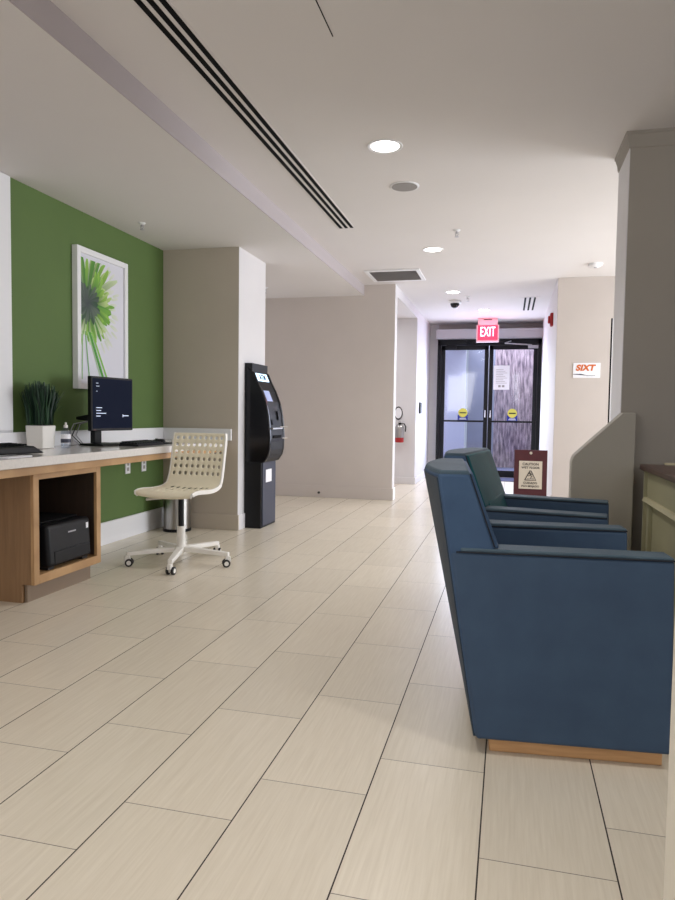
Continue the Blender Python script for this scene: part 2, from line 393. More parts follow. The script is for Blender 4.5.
# ------------------------------------------------------------------ entrance doors
dr = bpy.data.objects.new('door_1', None); C.objects.link(dr); dr.location = (-.355, 11.6, 0); dr['kind'] = 'structure'
def dl(x0, x1, y0, y1, z0, z1): return (x0+.355, x1+.355, y0, y1, z0, z1)
fr = MB(); fr.box(*dl(-1.2, -1.145, -.05, .08, 0, 2.30)); fr.box(*dl(.43, .49, -.05, .08, 0, 2.30)); fr.box(*dl(-1.2, .49, -.05, .08, 2.21, 2.34))
fr.build('door_frame', 'black', dr, bevel=.004)
def leaf(x0, x1, hinge):
    m = MB(); st = .065
    m.box(*dl(x0, x0+st, -.02, .03, .01, 2.205)); m.box(*dl(x1-st, x1, -.02, .03, .01, 2.205))
    m.box(*dl(x0, x1, -.02, .03, 2.135, 2.205)); m.box(*dl(x0, x1, -.02, .03, .01, .12))
    o = m.build('door_leaf', 'black', dr, bevel=.003)
    MB().box(*dl(x0+st, x1-st, .0, .006, .12, 2.135)).build('glass', 'glass', o)
    MB().box(*dl(x0+.03, x1-.03, -.055, -.025, .925, .955)).build('push_bar', 'black', o, bevel=.003)
    hx = x1-.035 if hinge == 'l' else x0+.035
    h = MB(); h.tube([(hx+.355, -.03, 1.00), (hx+.355, -.075, 1.01), (hx+.355, -.075, 1.12), (hx+.355, -.03, 1.13)], .012, 8)
    h.build('handle', 'chrome', o, smooth=True)
    return o
l1 = leaf(-1.14, -.357, 'l'); l2 = leaf(-.345, .427, 'r')
for s, (xa, xb) in enumerate(((-1.05, -.62), (.33, -.1))):
    cl = MB(); cl.box(*dl(xa-.06 if s else xa, xa+.16 if not s else xa+.10, -.075, -.022, 2.145, 2.195))
    cl.tube([(xa+.355, -.07, 2.20), (xb+.355, -.14, 2.225)], .012, 6); cl.tube([(xb+.355, -.14, 2.225), (xb+.355+(.1 if s else -.1), -.06, 2.27)], .01, 6)
    cl.build('door_closer', 'black' if s == 0 else 'grey_metal', dr, bevel=.003)
hd = bx(-.855, .845, -.24, -.05, 2.305, 2.455).build('header_box', 'grey_metal', dr, bevel=.004)
MB().box(-.855, .845, -.243, -.24, 2.30, 2.318).build('cover_lip', 'grey_metal', hd)

# stickers and notice on the panes
def sticker(x, lab):
    t = thing('door_sticker', lab, 'sticker', (x, 11.59, .955), group='round stickers on the glass doors')
    m = MB(); m.box(-.085, .085, -.002, 0, 0, .09); m.build('panel', 'blue_ink', t)
    m = MB(); m.lathe([(.076, 0), (.076, .003)], 0, -.006, 28, 'y', .125); c = m.build('disc', 'yellow', t)
    MB().box(-.055, .055, -.008, -.0062, .115, .135).build('band', 'ink', c)
    m = MB(); m.box(-.06, .06, -.004, -.002, .012, .022); m.box(-.05, .05, -.004, -.002, .03, .038); m.build('text_line', 'paper', t)
sticker(-.76, 'round yellow and blue sticker on the left glass door')
sticker(.048, 'round yellow and blue sticker on the right glass door')
t = thing('paper_notice', 'white paper notice taped to the right glass door', 'notice', (-.14, 11.588, 1.47))
MB().box(-.13, .13, -.004, 0, 0, .40).build('sheet', 'paper', t)
m = MB()
for k in range(9): m.box(-.09, .03+.06*((k*7) % 3)/2, -.0052, -.0042, .33-.028*k, .336-.028*k)
m.box(-.05, -.01, -.0052, -.0042, .04, .075); m.box(.01, .05, -.0052, -.0042, .04, .075)
m.build('printed_lines', 'vent_grey', t)

# outside of the doors
struct(bx(-7, 7, 11.76, 18, -.12, -.015).build('ground_outside', mat('outside_pavement', L(120, 126, 160), .7, noise=.1, nscale=20)))
struct(bx(-3, -.83, 13.2, 13.3, 0, 3).build('wall_outside_left', mat('outside_white_wall', L(226, 226, 240), .8)))
struct(bx(-1.45, -.75, 12.3, 13.2, 2.32, 2.6).build('trim_6', 'white_wall'))
struct(bx(-.83, -.30, 14.0, 14.1, 0, 3).build('wall_outside_middle', 'bluegrey_wall'))
struct(bx(-.30, 3.5, 14.0, 14.1, 0, 3.2).build('wall_outside', 'stone'))

# ------------------------------------------------------------------ ceiling fittings
def downlight(x, y, lab, r=.085, e=1.):
    t = thing('recessed_downlight', lab, 'ceiling light', (x, y, HC), group='round recessed downlights')
    m = MB(); n = 32; i0 = 0
    prof = [(r+.018, 0), (r+.014, -.006), (r, -.004), (r-.006, .0)]
    i = len(m.v)
    for rr, h in prof:
        for k in range(n): a = 2*PI*k/n; m.v.append((rr*math.cos(a), rr*math.sin(a), h))
    for j in range(len(prof)-1):
        for k in range(n):
            a, b = i+j*n+k, i+j*n+(k+1) % n; m.f.append((a, b, b+n, a+n)); m.m.append(0)
    m.build('trim_ring', 'white_trim', t, smooth=True)
    MB().lathe([(r-.004, -.003), (r-.004, 0)], n=32).build('lens', 'lamp', t)
    ld = bpy.data.lights.new('lamp', 'SPOT'); ld.energy = 50*e; ld.spot_size = 2.4; ld.spot_blend = .9; ld.shadow_soft_size = .08; ld.color = (1, .975, .95)
    lo = bpy.data.objects.new('lamp', ld); C.objects.link(lo); lo.parent = t; lo.location = (0, 0, -.03)
downlight(-.734, 3.92, 'largest round recessed ceiling light, nearest the camera')
downlight(-.73, 6.41, 'round recessed light in the main ceiling beside the grey air grille', .08)
downlight(-.723, 8.64, 'round recessed ceiling light beside the small security camera', .08)
downlight(-.398, 10.17, 'small round ceiling light just in front of the exit sign', .08)
t = thing('ceiling_speaker', 'round grey speaker grille flush in the ceiling', 'speaker', (-.727, 4.62, HC))
MB().lathe([(.10, 0), (.098, -.005), (.088, -.006)], n=32).build('rim', 'white_trim', t, smooth=True)
MB().lathe([(.087, -.0055), (.087, -.008)], n=32).build('grille', 'speaker_grey', t)

def sprinkler(x, y, z, lab, s=1.):
    t = thing('fire_sprinkler', lab, 'sprinkler', (x, y, z), group='fire sprinklers in the ceilings')
    MB().lathe([(.034*s, 0), (.030*s, -.006), (.012*s, -.012)], n=20).build('escutcheon', 'white_trim', t, smooth=True)
    m = MB(); m.lathe([(.007*s, -.01), (.007*s, -.035*s)], n=10)
    m.tube([(.012*s, 0, -.02*s), (.014*s, 0, -.045*s), (0, 0, -.06*s)], .003*s, 6); m.tube([(-.012*s, 0, -.02*s), (-.014*s, 0, -.045*s), (0, 0, -.06*s)], .003*s, 6)
    m.lathe([(.02*s, -.060*s), (.02*s, -.064*s)], n=14)
    m.build('sprinkler_head', 'grey_metal', t, smooth=True)
sprinkler(-2.726, 4.657, LC, 'sprinkler head hanging from the lowered ceiling near the green wall', .8)
sprinkler(-.463, 5.784, HC, 'sprinkler head in the main ceiling between the speaker and hall', .9)
sprinkler(-.56, 9.0, HC, 'tiny sprinkler head in the hall ceiling before the exit sign', 1.)
sprinkler(-2.72, 7.3, LC, 'small sprinkler head just above the beige far wall', 1.)

t = thing('linear_slot_diffuser', 'long black three-slot air diffuser running along the ceiling', 'air vent', (-1.348, 2.0, HC))
MB().box(-.066, .066, -2.2, 3.55, -.004, 0).build('frame', 'ceil', t)
for k in range(3):
    x = (-.046, 0, .046)[k]
    MB().box(x-.0125, x+.0125, -2.2, 3.53, -.006, -.0035).build('slot', 'black_matte', t)
t = thing('return_air_grille', 'rectangular grey ceiling air grille with white frame', 'air vent', (-1.26, 7.5, HC))
m = MB(); m.box(-.30, -.255, -.30, .30, -.012, 0); m.box(.255, .30, -.30, .30, -.012, 0); m.box(-.255, .255, -.30, -.25, -.012, 0); m.box(-.255, .255, .25, .30, -.012, 0)
m.build('frame', 'white_trim', t, bevel=.003)
m = MB(); m.box(-.255, .255, -.25, .25, -.004, 0)
for k in range(16): y = -.235+k*.0313; m.hexa([(-.255, y, -.012), (.255, y, -.012), (.255, y+.006, -.012), (-.255, y+.006, -.012), (-.255, y+.012, -.003), (.255, y+.012, -.003), (.255, y+.018, -.003), (-.255, y+.018, -.003)])
m.build('louvers', 'vent_grey', t)
t = thing('slot_vent', 'small ceiling vent of three dark slots beside the exit sign', 'air vent', (.225, 9.72, HC))
MB().box(-.13, .13, -.57, .57, -.004, 0).build('frame', 'ceil', t)
for x in (-.06, 0, .06): MB().box(x-.012, x+.012, -.54, .54, -.007, -.0035).build('slot', 'black_matte', t)
t = thing('security_camera', 'small dome security camera on the hall ceiling', 'security camera', (-.75, 9.3, HC))
MB().lathe([(.085, 0), (.085, -.03), (.07, -.038)], n=24).build('housing', 'white_trim', t, smooth=True)
MB().lathe([(.06, -.036), (.058, -.06), (.042, -.085), (.015, -.097), (.003, -.098)], n=24).build('dome', 'black_gloss', t, smooth=True)
t = thing('smoke_detector', 'round white smoke detector on the ceiling above the company sign', 'smoke detector', (.80, 7.3, HC))
MB().lathe([(.07, 0), (.068, -.02), (.045, -.035), (.01, -.037)], n=24).build('housing', 'white_trim', t, smooth=True)
MB().lathe([(.015, -.036), (.013, -.042)], n=12).build('sensor_cap', 'grey_metal', t)
t = thing('ceiling_access_hatch', 'square flush access hatch in the ceiling at top of view', 'hatch', (-.965, 2.47, HC))
MB().box(-.22, .222, -.27, .27, -.0015, 0).build('panel', 'ceil', t)
m = MB(); m.box(.222, .2255, -.27, .285, -.0025, 0)
m.build('gap', 'black_matte', t)

# exit sign
t = thing('exit_sign', 'lit EXIT sign with glowing red-pink face above the glass doors', 'exit sign', (-.365, 11.05, 2.2))
MB().box(-.15, .15, -.035, .04, .272, .372).build('canopy', 'pink_white', t, bevel=.004)
MB().box(-.065, .065, -.037, -.034, .345, .358).build('canopy_slot', 'black_matte', t)
MB().box(-.175, .175, -.03, .03, .0, .272).build('case', 'pink_white', t, bevel=.005)
MB().box(-.155, .155, -.034, -.03, .03, .262).build('face', 'exit_face', t)
text_mesh('letters', 'EXIT', .215, 'exit_letter', t, (0, -.037, .155), FACE_NEG_Y, .002, .001, .52)
ld = bpy.data.lights.new('glow', 'POINT'); ld.energy = 3.0; ld.color = (1, .12, .22); ld.shadow_soft_size = .08
lo = bpy.data.objects.new('glow', ld); C.objects.link(lo); lo.parent = t; lo.location = (0, -.16, .17)

# hall fittings
t = thing('fire_alarm', 'red fire alarm strobe on the side of the right hall wall', 'fire alarm', (.49, 8.75, 2.22))
MB().box(-.035, 0, -.06, .06, -.08, .08).build('housing', 'red', t, bevel=.008)
MB().box(-.06, -.034, -.035, .035, -.045, .045).build('strobe', 'red', t, bevel=.01)
t = thing('wall_card_reader', 'small black card reader on the white hall wall', 'card reader', (-1.342, 10.45, 1.14))
MB().box(0, .02, -.09, .09, -.085, .085).build('body', 'black', t, bevel=.006)
MB().box(.02, .022, -.03, .03, .02, .06).build('window', 'black_gloss', t)
t = thing('fire_extinguisher', 'wall-hung fire extinguisher with a red label band in the hall recess', 'fire extinguisher', (-1.565, 9.90, .62)); t.scale = (1, 1, .74)
MB().lathe([(.03, 0), (.062, .008), (.066, .03), (.066, .10)], n=24).build('base_band', 'red', t, smooth=True)
MB().lathe([(.066, .10), (.066, .30), (.05, .345), (.022, .365)], n=24).build('cylinder', 'steel', t, smooth=True)
m = MB(); m.lathe([(.02, .36), (.02, .40)], n=14); m.build('valve', 'black', t, smooth=True)
m = MB(); m.hexa([(-.012, -.09, .395), (.012, -.09, .395), (.012, .02, .40), (-.012, .02, .40), (-.012, -.09, .405), (.012, -.09, .405), (.012, .02, .425), (-.012, .02, .425)])
m.build('handle', 'steel', t, bevel=.002)
m = MB(); m.tube([(.02, 0, .385), (.07, -.02, .38), (.095, -.02, .32), (.09, -.02, .22)], .01, 8); m.build('hose', 'rubber', t, smooth=True)
m = MB(); m.box(-.03, .03, .07, .1, .1, .36); m.build('bracket', 'steel', t)
t = thing('extinguisher_tag', 'white oval sign mounted above the fire extinguisher', 'sign', (-1.60, 9.985, 1.055))
m = MB(); m.lathe([(.05, 0), (.05, .008)], n=20, axis='y'); o = m.build('plate', 'paper', t); o.scale = (1, 1, 1.6)
m = MB(); m.lathe([(.062, .006), (.062, .014)], n=20, axis='y'); o = m.build('border', 'ink', t); o.scale = (1, 1, 1.6)

t = thing('entrance_mat', 'dark blue entrance mat at the glass doors', 'mat', (-.355, 11.28, 0))
MB().box(-.78, .78, -.32, .26, 0, .012).build('mat_pile', 'mat_floor', t, bevel=.003)

# caution sign stand
t = thing('caution_sign_stand', 'maroon sign board with beige caution plate standing beside the hall entrance', 'sign', (.222, 7.0, 0))
MB().hexa([(-.16, 0, 0), (.16, 0, 0), (.16, .02, 0), (-.16, .02, 0), (-.16, .05, .695), (.16, .05, .695), (.16, .07, .695), (-.16, .07, .695)]).build('board', 'maroon', t, bevel=.003)
MB().hexa([(-.16, .26, 0), (.16, .26, 0), (.16, .28, 0), (-.16, .28, 0), (-.16, .07, .68), (.16, .07, .68), (.16, .09, .68), (-.16, .09, .68)]).build('rear_board', 'maroon', t, bevel=.003)
tl = math.atan2(.05, .695)
pl = bx(-.112, .112, -.002, 0, -.14, .14).build('plate', 'plate', t); pl.location = (0, .0302, .445); pl.rotation_euler = (-tl, 0, 0)
RT = FACE_NEG_Y
text_mesh('lettering', 'CAUTION', .034, 'ink', pl, (0, -.0028, .108), RT, .0004, .0007)
text_mesh('lettering', 'WET FLOOR', .030, 'ink', pl, (0, -.0028, .072), RT, .0004, .0007)
text_mesh('lettering', 'CUIDADO', .028, 'ink', pl, (0, -.0028, -.082), RT, .0004, .0007)
text_mesh('lettering', 'PISO MOJADO', .026, 'ink', pl, (0, -.0028, -.114), RT, .0004, .0007)
m = MB(); m.tube([(-.054, -.003, -.052), (.054, -.003, -.052), (.004, -.003, .044), (-.004, -.003, .044), (-.054, -.003, -.052)], .0045, 6)
m.tube([(.006, -.003, .018), (-.004, -.003, .0), (.012, -.003, -.014), (.002, -.003, -.034)], .004, 6); m.lathe([(.007, 0), (.007, .002)], -.008, -.005, 12, 'y', .018)
m.tube([(-.022, -.003, -.012), (-.002, -.003, .002), (.018, -.003, .006)], .003, 6); m.tube([(-.032, -.003, -.038), (.034, -.003, -.038)], .002, 6)
m.build('warning_triangle', 'ink', pl)
MB().lathe([(.014, 0), (.014, .006)], n=16, axis='y').build('fastener', 'plate', t).location = (0, .04, .665)

# company sign
t = thing('company_sign', 'white wall sign with orange SIXT lettering on the beige wall', 'sign', (.818, 7.968, 1.55))
MB().box(-.142, .142, -.006, 0, -.083, .083).build('panel', 'paper', t, bevel=.001)
text_mesh('lettering', 'SIXT', .088, 'orange', t, (-.012, -.0075, .026), FACE_NEG_Y @ Matrix(((1, .22, 0), (0, 1, 0), (0, 0, 1))), .0008, .0045, 1.05)
m = MB(); m.hexa([(-.142, -.0085, -.045), (.02, -.0085, -.058), (.02, -.0065, -.058), (-.142, -.0065, -.045), (-.142, -.0085, -.040), (-.06, -.0085, -.038), (-.06, -.0065, -.038), (-.142, -.0065, -.040)])
m.box(0, .09, -.0085, -.0065, -.060, -.056); m.build('swoosh', 'navy_grey', t)

# ------------------------------------------------------------------ framed art
t = thing('framed_picture', 'white framed print of a green flower on the green wall', 'picture', (-3.0, 4.513, 1.185))
m = MB()
W2, H = .325, 1.005; fwid = .042
m.box(0, .045, -W2, -W2+fwid, 0, H); m.box(0, .045, W2-fwid, W2, 0, H); m.box(0, .045, -W2+fwid, W2-fwid, 0, fwid); m.box(0, .045, -W2+fwid, W2-fwid, H-fwid, H)
m.build('frame', 'white_trim', t, bevel=.003)
MB().box(0, .028, -W2+fwid, W2-fwid, fwid, H-fwid).build('mount_board', 'art_bg', t)
# flower petals printed on the sheet: thin layered shapes clipped to the print area
ya, yb, za, zb = -W2+.062, W2-.062, .07, H-.07
m = MB(); cols = []
def lerp(a, b, k): return tuple(x+(y-x)*k for x, y in zip(a, b))
def petal(cy, cz, ang, r0, r1, w, c0, c1, lay, bend=0, n=7, blunt=.5):
    i = len(m.v)
    for k in range(n+1):
        q = k/n; rr = r0+(r1-r0)*q; a = ang+bend*q*q
        ww = w*(.35+.65*math.sin(PI*min(1, (q*.62+.12)))) * (1 if q < .92 else blunt)
        y = cy+rr*math.sin(a); z = cz+rr*math.cos(a); dy, dz = math.cos(a)*ww/2, -math.sin(a)*ww/2
        for s in (-1, 1):
            m.v.append((.0285+lay, min(max(y+s*dy, ya), yb), min(max(z+s*dz, za), zb))); cols.append(lerp(c0, c1, q))
    for k in range(n): m.f.append((i+2*k, i+2*k+1, i+2*k+3, i+2*k+2)); m.m.append(0)
cy, cz = ya+.075, zb-.32
lt = [L(190, 214, 140), L(150, 196, 80), L(120, 176, 66), L(206, 222, 178), L(96, 156, 60)]
dk = [L(40, 90, 40), L(58, 116, 46), L(30, 70, 44), L(72, 130, 50)]
lay = .0001
for k in range(30):                                     # faint outermost florets
    a = .25+k*2.3/29+random.uniform(-.05, .05); r1 = random.uniform(.34, .45)
    petal(cy, cz, a, r1-.09, r1, .022, L(205, 216, 190), L(222, 224, 220), lay, 0); lay += .00001
for k in range(34):                                     # tall soft petals above and at the side
    a = -1.2+k*3.0/33+random.uniform(-.04, .04)
    r1 = random.uniform(.32, .52) if a < 1.0 else random.uniform(.24, .36)
    petal(cy, cz, a, .08, r1, random.uniform(.026, .042), random.choice(dk), random.choice(lt), lay, random.uniform(-.1, .1)); lay += .00001
for k in range(40):                                     # short curled florets right of the centre
    a = .3+k*2.5/39+random.uniform(-.05, .05)
    petal(cy, cz, a, .09, random.uniform(.20, .29), .032, random.choice(dk), random.choice(lt[:3]), lay, random.uniform(-.3, .3)); lay += .00001
for k in range(26):                                     # petals below centre
    a = 1.6+k*2.4/25; petal(cy, cz, a, .06, random.uniform(.22, .33), .034, random.choice(dk), random.choice(lt[1:]), lay, random.uniform(-.1, .1)); lay += .00001
for k in range(50):                                     # dark heart
    a = k*2*PI/50; petal(cy, cz, a, .0, random.uniform(.10, .17), .028, L(60, 70, 74), random.choice([L(78, 92, 84), L(50, 84, 56), L(92, 110, 92)]), lay); lay += .00001
for x0, x1, w, c in ((.02, .20, .030, L(84, 160, 60)), (.05, .25, .022, L(140, 196, 90)), (-.03, .02, .012, L(120, 176, 110)), (-.06, -.07, .012, L(150, 190, 130)), (.0, .165, .01, L(180, 214, 160))):
    i = len(m.v)
    for (y, z) in ((cy+x0-w/2, cz-.2), (cy+x0+w/2, cz-.2), (cy+x1+w/2, za), (cy+x1-w/2, za)):
        m.v.append((.0285+lay, min(max(y, ya), yb), z)); cols.append(c)
    m.f.append((i, i+1, i+2, i+3)); m.m.append(0); lay += .00001
o = m.build('flower_print', 'art', t)
at = o.data.color_attributes.new('Col', 'FLOAT_COLOR', 'POINT')
for k, c in enumerate(cols): at.data[k].color = (*c, 1)

# ------------------------------------------------------------------ counter, cabinet
t = thing('countertop', 'long white quartz counter on wood apron along the green wall', 'counter', (0, 0, 0))
MB().box(-2.998, -2.37, .6, 5.462, .735, .785).build('slab', 'quartz', t, bevel=.004)
m = MB(); m.box(-2.998, -2.975, .6, 5.462, .786, .888); m.box(-2.974, -2.33, 5.44, 5.462, .786, .888)
m.build('backsplash', 'white_trim', t, bevel=.003)
MB().box(-2.43, -2.385, .6, 5.46, .692, .734).build('apron', 'wood', t, bevel=.002)
t = thing('open_cabinet', 'light wood open cabinet under the counter holding the black printer', 'cabinet', (-2.41, 3.03, 0))
# local x: -0.59..0 , y 0..0.60
m = MB(); m.prism([(-.587, 0), (-.078, 0), (-.078, .10), (-.021, .10), (-.021, .69), (-.587, .69)], 'y', 0, .02)
m.build('side_panel', 'wood_v', t)
m = MB(); m.prism([(-.587, 0), (-.078, 0), (-.078, .10), (-.021, .10), (-.021, .69), (-.587, .69)], 'y', .58, .60)
m.build('side_panel', 'wood_v', t)
MB().box(-.58, -.02, .02, .58, .10, .145).build('bottom_shelf', 'wood', t)
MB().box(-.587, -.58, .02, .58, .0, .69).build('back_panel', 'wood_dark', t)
m = MB(); m.box(-.02, .0, -.001, .042, .10, .69); m.box(-.02, 0, .56, .601, .10, .69); m.box(-.02, 0, .042, .56, .66, .69); m.box(-.02, 0, .042, .56, .10, .148)
m.build('face_frame', 'wood', t, bevel=.0015)
MB().box(-.075, -.06, .02, .58, 0, .10).build('toe_kick', 'kick', t)
for y in (.0215, .5765): MB().box(-.57, -.03, y, y+.002, .15, .66).build('inner_shade', 'wood_dark', t)  # dark sheets added to give the cabinet's inside its shade

# printer
t = thing('laser_printer', 'black laser printer inside the open wood cabinet', 'printer', (-2.44, 3.36, .146))
MBx = MB()
MBx.hexa([(-.36, -.20, .015), (.02, -.20, .015), (.02, .195, .015), (-.36, .195, .015), (-.36, -.20, .25), (.008, -.20, .25), (.008, .195, .25), (-.36, .195, .25)])
MBx.build('body', 'black', t, bevel=.022, seg=4)
MB().box(-.33, -.06, -.17, .17, .25, .262).build('output_tray', 'black_matte', t, bevel=.006)
MB().box(.008, .021, -.15, .17, .03, .10).build('paper_tray', 'black', t, bevel=.004)
MB().box(.0, .0125, -.02, .05, .185, .193).build('nameplate', 'grey_metal', t)
MB().box(.0, .0125, .148, .168, .185, .218).build('power_label', 'paper', t)
for fx in (-.33, -.06):
    for fy in (-.18, .13): MB().box(fx, fx+.06, fy, fy+.05, 0, .017).build('foot', 'rubber', t, bevel=.002)

# wall outlets under the counter
for y, l in ((4.89, 'white wall outlet below the counter, nearer the cabinet'), (5.14, 'white wall outlet below the counter, nearer the pillar')):
    t = thing('wall_outlet', l, 'outlet', (-3.0, y, .58), group='white wall outlets under the counter')
    MB().box(0, .008, -.036, .036, -.058, .058).build('plate', 'white_trim', t, bevel=.002)
    for z in (-.022, .022):
        MB().box(.008, .010, -.014, .014, z-.014, z+.014).build('socket', 'vent_grey', t)
t = thing('wall_outlet', 'tiny dark plug outlet low on the beige far wall', 'outlet', (-2.25, 7.985, .06))
MB().box(-.025, .025, -.004, 0, -.03, .03).build('plate', 'beige', t, bevel=.001)
MB().lathe([(.016, 0), (.014, -.02)], n=12, axis='y').build('plug', 'rubber', t)

# monitor
a = math.atan2(.989, .15)
t = thing('computer_monitor', 'black square computer monitor standing on the white counter', 'monitor', (-2.714, 4.224, .786), a)
# local x along the screen, -y is the viewing side
sc = MB(); sc.box(-.21, .21, -.012, .020, .105, .478); o = sc.build('housing', 'black', t, bevel=.005)
MB().box(-.15, .15, .020, .05, .15, .43).build('rear_bulge', 'black', t, bevel=.015, seg=3)
s2 = MB().box(-.197, .197, -.0145, -.0125, .122, .464).build('screen', 'screen', t)
def glyph(x0, x1, z0, z1): MB().box(x0, x1, -.0158, -.0146, z0, z1).build('text_line', 'screen_text', s2)
for z, w in ((.262, .055), (.243, .045), (.224, .095), (.205, .04)): glyph(-.165, -.165+w, z, z+.005)
for z, w in ((.43, .02), (.41, .03), (.375, .012)): glyph(-.165, -.165+w, z, z+.003)
glyph(.10, .16, .207, .213); glyph(.098, .103, .200, .220)
MB().box(-.19, -.165, -.0140, -.0126, .109, .115).build('badge', 'maroon', t)
m = MB(); m.box(-.09, -.02, .07, .11, .015, .30); m.build('stand_column', 'black', t, bevel=.005)
m = MB(); m.box(-.10, .03, .03, .11, .22, .33); m.build('stand_hinge', 'black', t, bevel=.005)
m = MB(); m.hexa([(-.13, -.04, 0), (.13, -.04, 0), (.13, .18, 0), (-.13, .18, 0), (-.12, -.03, .014), (.12, -.03, .014), (.12, .17, .014), (-.12, .17, .014)]); m.build('stand_base', 'black', t, bevel=.004)
m = MB(); m.hexa([(-.12, .08, .17), (-.02, .08, .17), (-.02, .21, .18), (-.12, .21, .18), (-.12, .08, .22), (-.02, .08, .22), (-.02, .21, .20), (-.12, .21, .20)]); m.build('cable_arm', 'black', t, bevel=.004)
for k in range(3):
    m = MB(); m.tube([(-.05-.01*k, .15, .17), (-.10-.03*k, .19, .15), (-.13-.035*k, .20, .07), (-.08-.02*k, .18, .006), (-.03, .12, .006)], .004, 6)
    m.build('cable', 'grey_metal' if k != 1 else 'rubber', t, smooth=True)

# keyboard and mouse on the counter
a2 = math.atan2(1, -.03)
t = thing('keyboard', 'black keyboard lying in front of the monitor stand', 'keyboard', (-2.56, 4.37, .786), a2)
m = MB(); m.hexa([(-.19, -.075, 0), (.19, -.075, 0), (.19, .075, 0), (-.19, .075, 0), (-.185, -.07, .014), (.185, -.07, .014), (.185, .07, .026), (-.185, .07, .026)]); m.build('base', 'black', t, bevel=.003)
m = MB()
for r in range(5):
    for c in range(15): m.box(-.176+c*.0236, -.157+c*.0236, -.058+r*.025, -.038+r*.025, .013+r*.0018, .024+r*.0022)
m.build('keys', 'black', t, bevel=.001, seg=1)
t = thing('computer_mouse', 'black computer mouse at the far end of the keyboard', 'mouse', (-2.585, 4.66, .789), a2)
m = MB()
for j, (z, s_) in enumerate(((0, 1), (.012, 1.02), (.024, .86), (.032, .55))):
    for k in range(16):
        aa = 2*PI*k/16; m.v.append((.03*s_*math.cos(aa), .052*s_*math.sin(aa), z))
for j in range(3):
    for k in range(16): m.f.append((j*16+k, j*16+(k+1) % 16, j*16+16+(k+1) % 16, j*16+16+k)); m.m.append(0)
m.f.append(tuple(reversed(range(16)))); m.m.append(0); m.f.append(tuple(range(48, 64))); m.m.append(0)
m.build('shell', 'black', t, smooth=True)
MB().box(-.004, .004, .012, .032, .028, .035).build('scroll_wheel', 'rubber', t, bevel=.002)
t = thing('mouse_mat', 'thin black mat under the computer mouse', 'mouse mat', (-2.60, 4.72, .786), a2)
MB().box(-.12, .12, -.10, .10, 0, .003).build('pad', 'black_matte', t)

# second device at the left edge with a white card
a3 = a2
t = thing('desk_keyboard', 'black keyboard tray cut off by the left edge, beside plant', 'keyboard', (-2.60, 2.985, .786), a3)
m = MB(); m.hexa([(-.30, -.09, .012), (.28, -.09, .004), (.30, .08, .004), (-.30, .10, .02), (-.30, -.09, .05), (.19, -.09, .045), (.19, .09, .055), (-.30, .10, .06)]); m.build('body', 'black', t, bevel=.01, seg=3)
m = MB()
for r in range(4):
    for c in range(16): m.box(-.28+c*.028, -.258+c*.028, -.06+r*.03, -.037+r*.03, .050+.001*r, .058+.0015*r)
m.build('keys', 'black_matte', t)
t = thing('paper_card', 'small white card lying in front of the left keyboard', 'card', (-2.435, 2.93, .786), a3)
MB().box(-.09, .09, -.03, .03, 0, .006).build('sheet', 'paper', t)

# plant in white pot, bottle
t = thing('potted_grass_plant', 'dark green bushy plant in a square white pot on the counter', 'plant', (-2.885, 3.70, .786))
m = MB(); m.hexa([(-.058, -.058, 0), (.058, -.058, 0), (.058, .058, 0), (-.058, .058, 0), (-.064, -.064, .145), (.064, -.064, .145), (.064, .064, .145), (-.064, .064, .145)]); m.build('pot', 'white_plastic', t, bevel=.005)
MB().box(-.055, .055, -.055, .055, .142, .148).build('soil', 'ink', t)
m = MB(); cols = []
for k in range(700):
    x0, y0 = random.uniform(-.055, .055), random.uniform(-.055, .055); hgt = random.uniform(.20, .285)*(1-.3*(x0*x0+y0*y0)/.0085)
    lean = Vector((x0*random.uniform(.1, .6), y0*random.uniform(.4, 1.0), 0)); aa = random.uniform(0, PI); w = random.uniform(.004, .008)
    if k % 12 == 0: lean = Vector((.02, .16*random.random(), 0)); hgt = random.uniform(.12, .25)
    i = len(m.v); c = random.choice([L(24, 52, 34), L(32, 66, 42), L(20, 44, 36), L(44, 80, 50)])
    for q in (0, .5, 1):
        p = Vector((x0, y0, .15))+lean*q*q+Vector((0, 0, hgt*q)); ww = w*(1-.75*q)
        for s in (-1, 1): m.v.append((p.x+s*ww*math.cos(aa), p.y+s*ww*math.sin(aa), p.z)); cols.append(c)
    for q in (0, 1): m.f.append((i+2*q, i+2*q+1, i+2*q+3, i+2*q+2)); m.m.append(0)
o = m.build('foliage', 'leaf', t)
at = o.data.color_attributes.new('Col', 'FLOAT_COLOR', 'POINT')
for k, c in enumerate(cols): at.data[k].color = (*c, 1)
t = thing('pump_bottle', 'clear plastic bottle with label standing beside the white pot', 'bottle', (-2.775, 3.80, .786))
MB().lathe([(.028, 0), (.030, .006), (.030, .10), (.022, .122), (.012, .132)], n=20).build('bottle_body', 'clear_plastic', t, smooth=True)
MB().lathe([(.0295, .03), (.0305, .032), (.0305, .088), (.0295, .09)], n=20).build('label', 'paper', t, smooth=True)
m = MB(); m.lathe([(.0312, .035), (.0312, .06)], n=20); m.build('label_print', 'navy_grey', t, smooth=True)
m = MB(); m.lathe([(.013, .13), (.013, .148), (.006, .15), (.006, .165)], n=14); m.build('cap', 'white_plastic', t, smooth=True)

# ------------------------------------------------------------------ waste bin
t = thing('waste_bin', 'round stainless steel bin on floor behind the white chair', 'bin', (-2.775, 5.315, 0))
MB().lathe([(.118, 0), (.12, .005), (.12, .025)], n=36).build('base_ring', 'black', t, smooth=True)
MB().lathe([(.115, .025), (.115, .315)], n=36).build('cylinder', 'steel', t, smooth=True)
MB().lathe([(.119, .315), (.119, .335), (.105, .345), (.10, .335)], n=36).build('lid_ring', 'black', t, smooth=True)

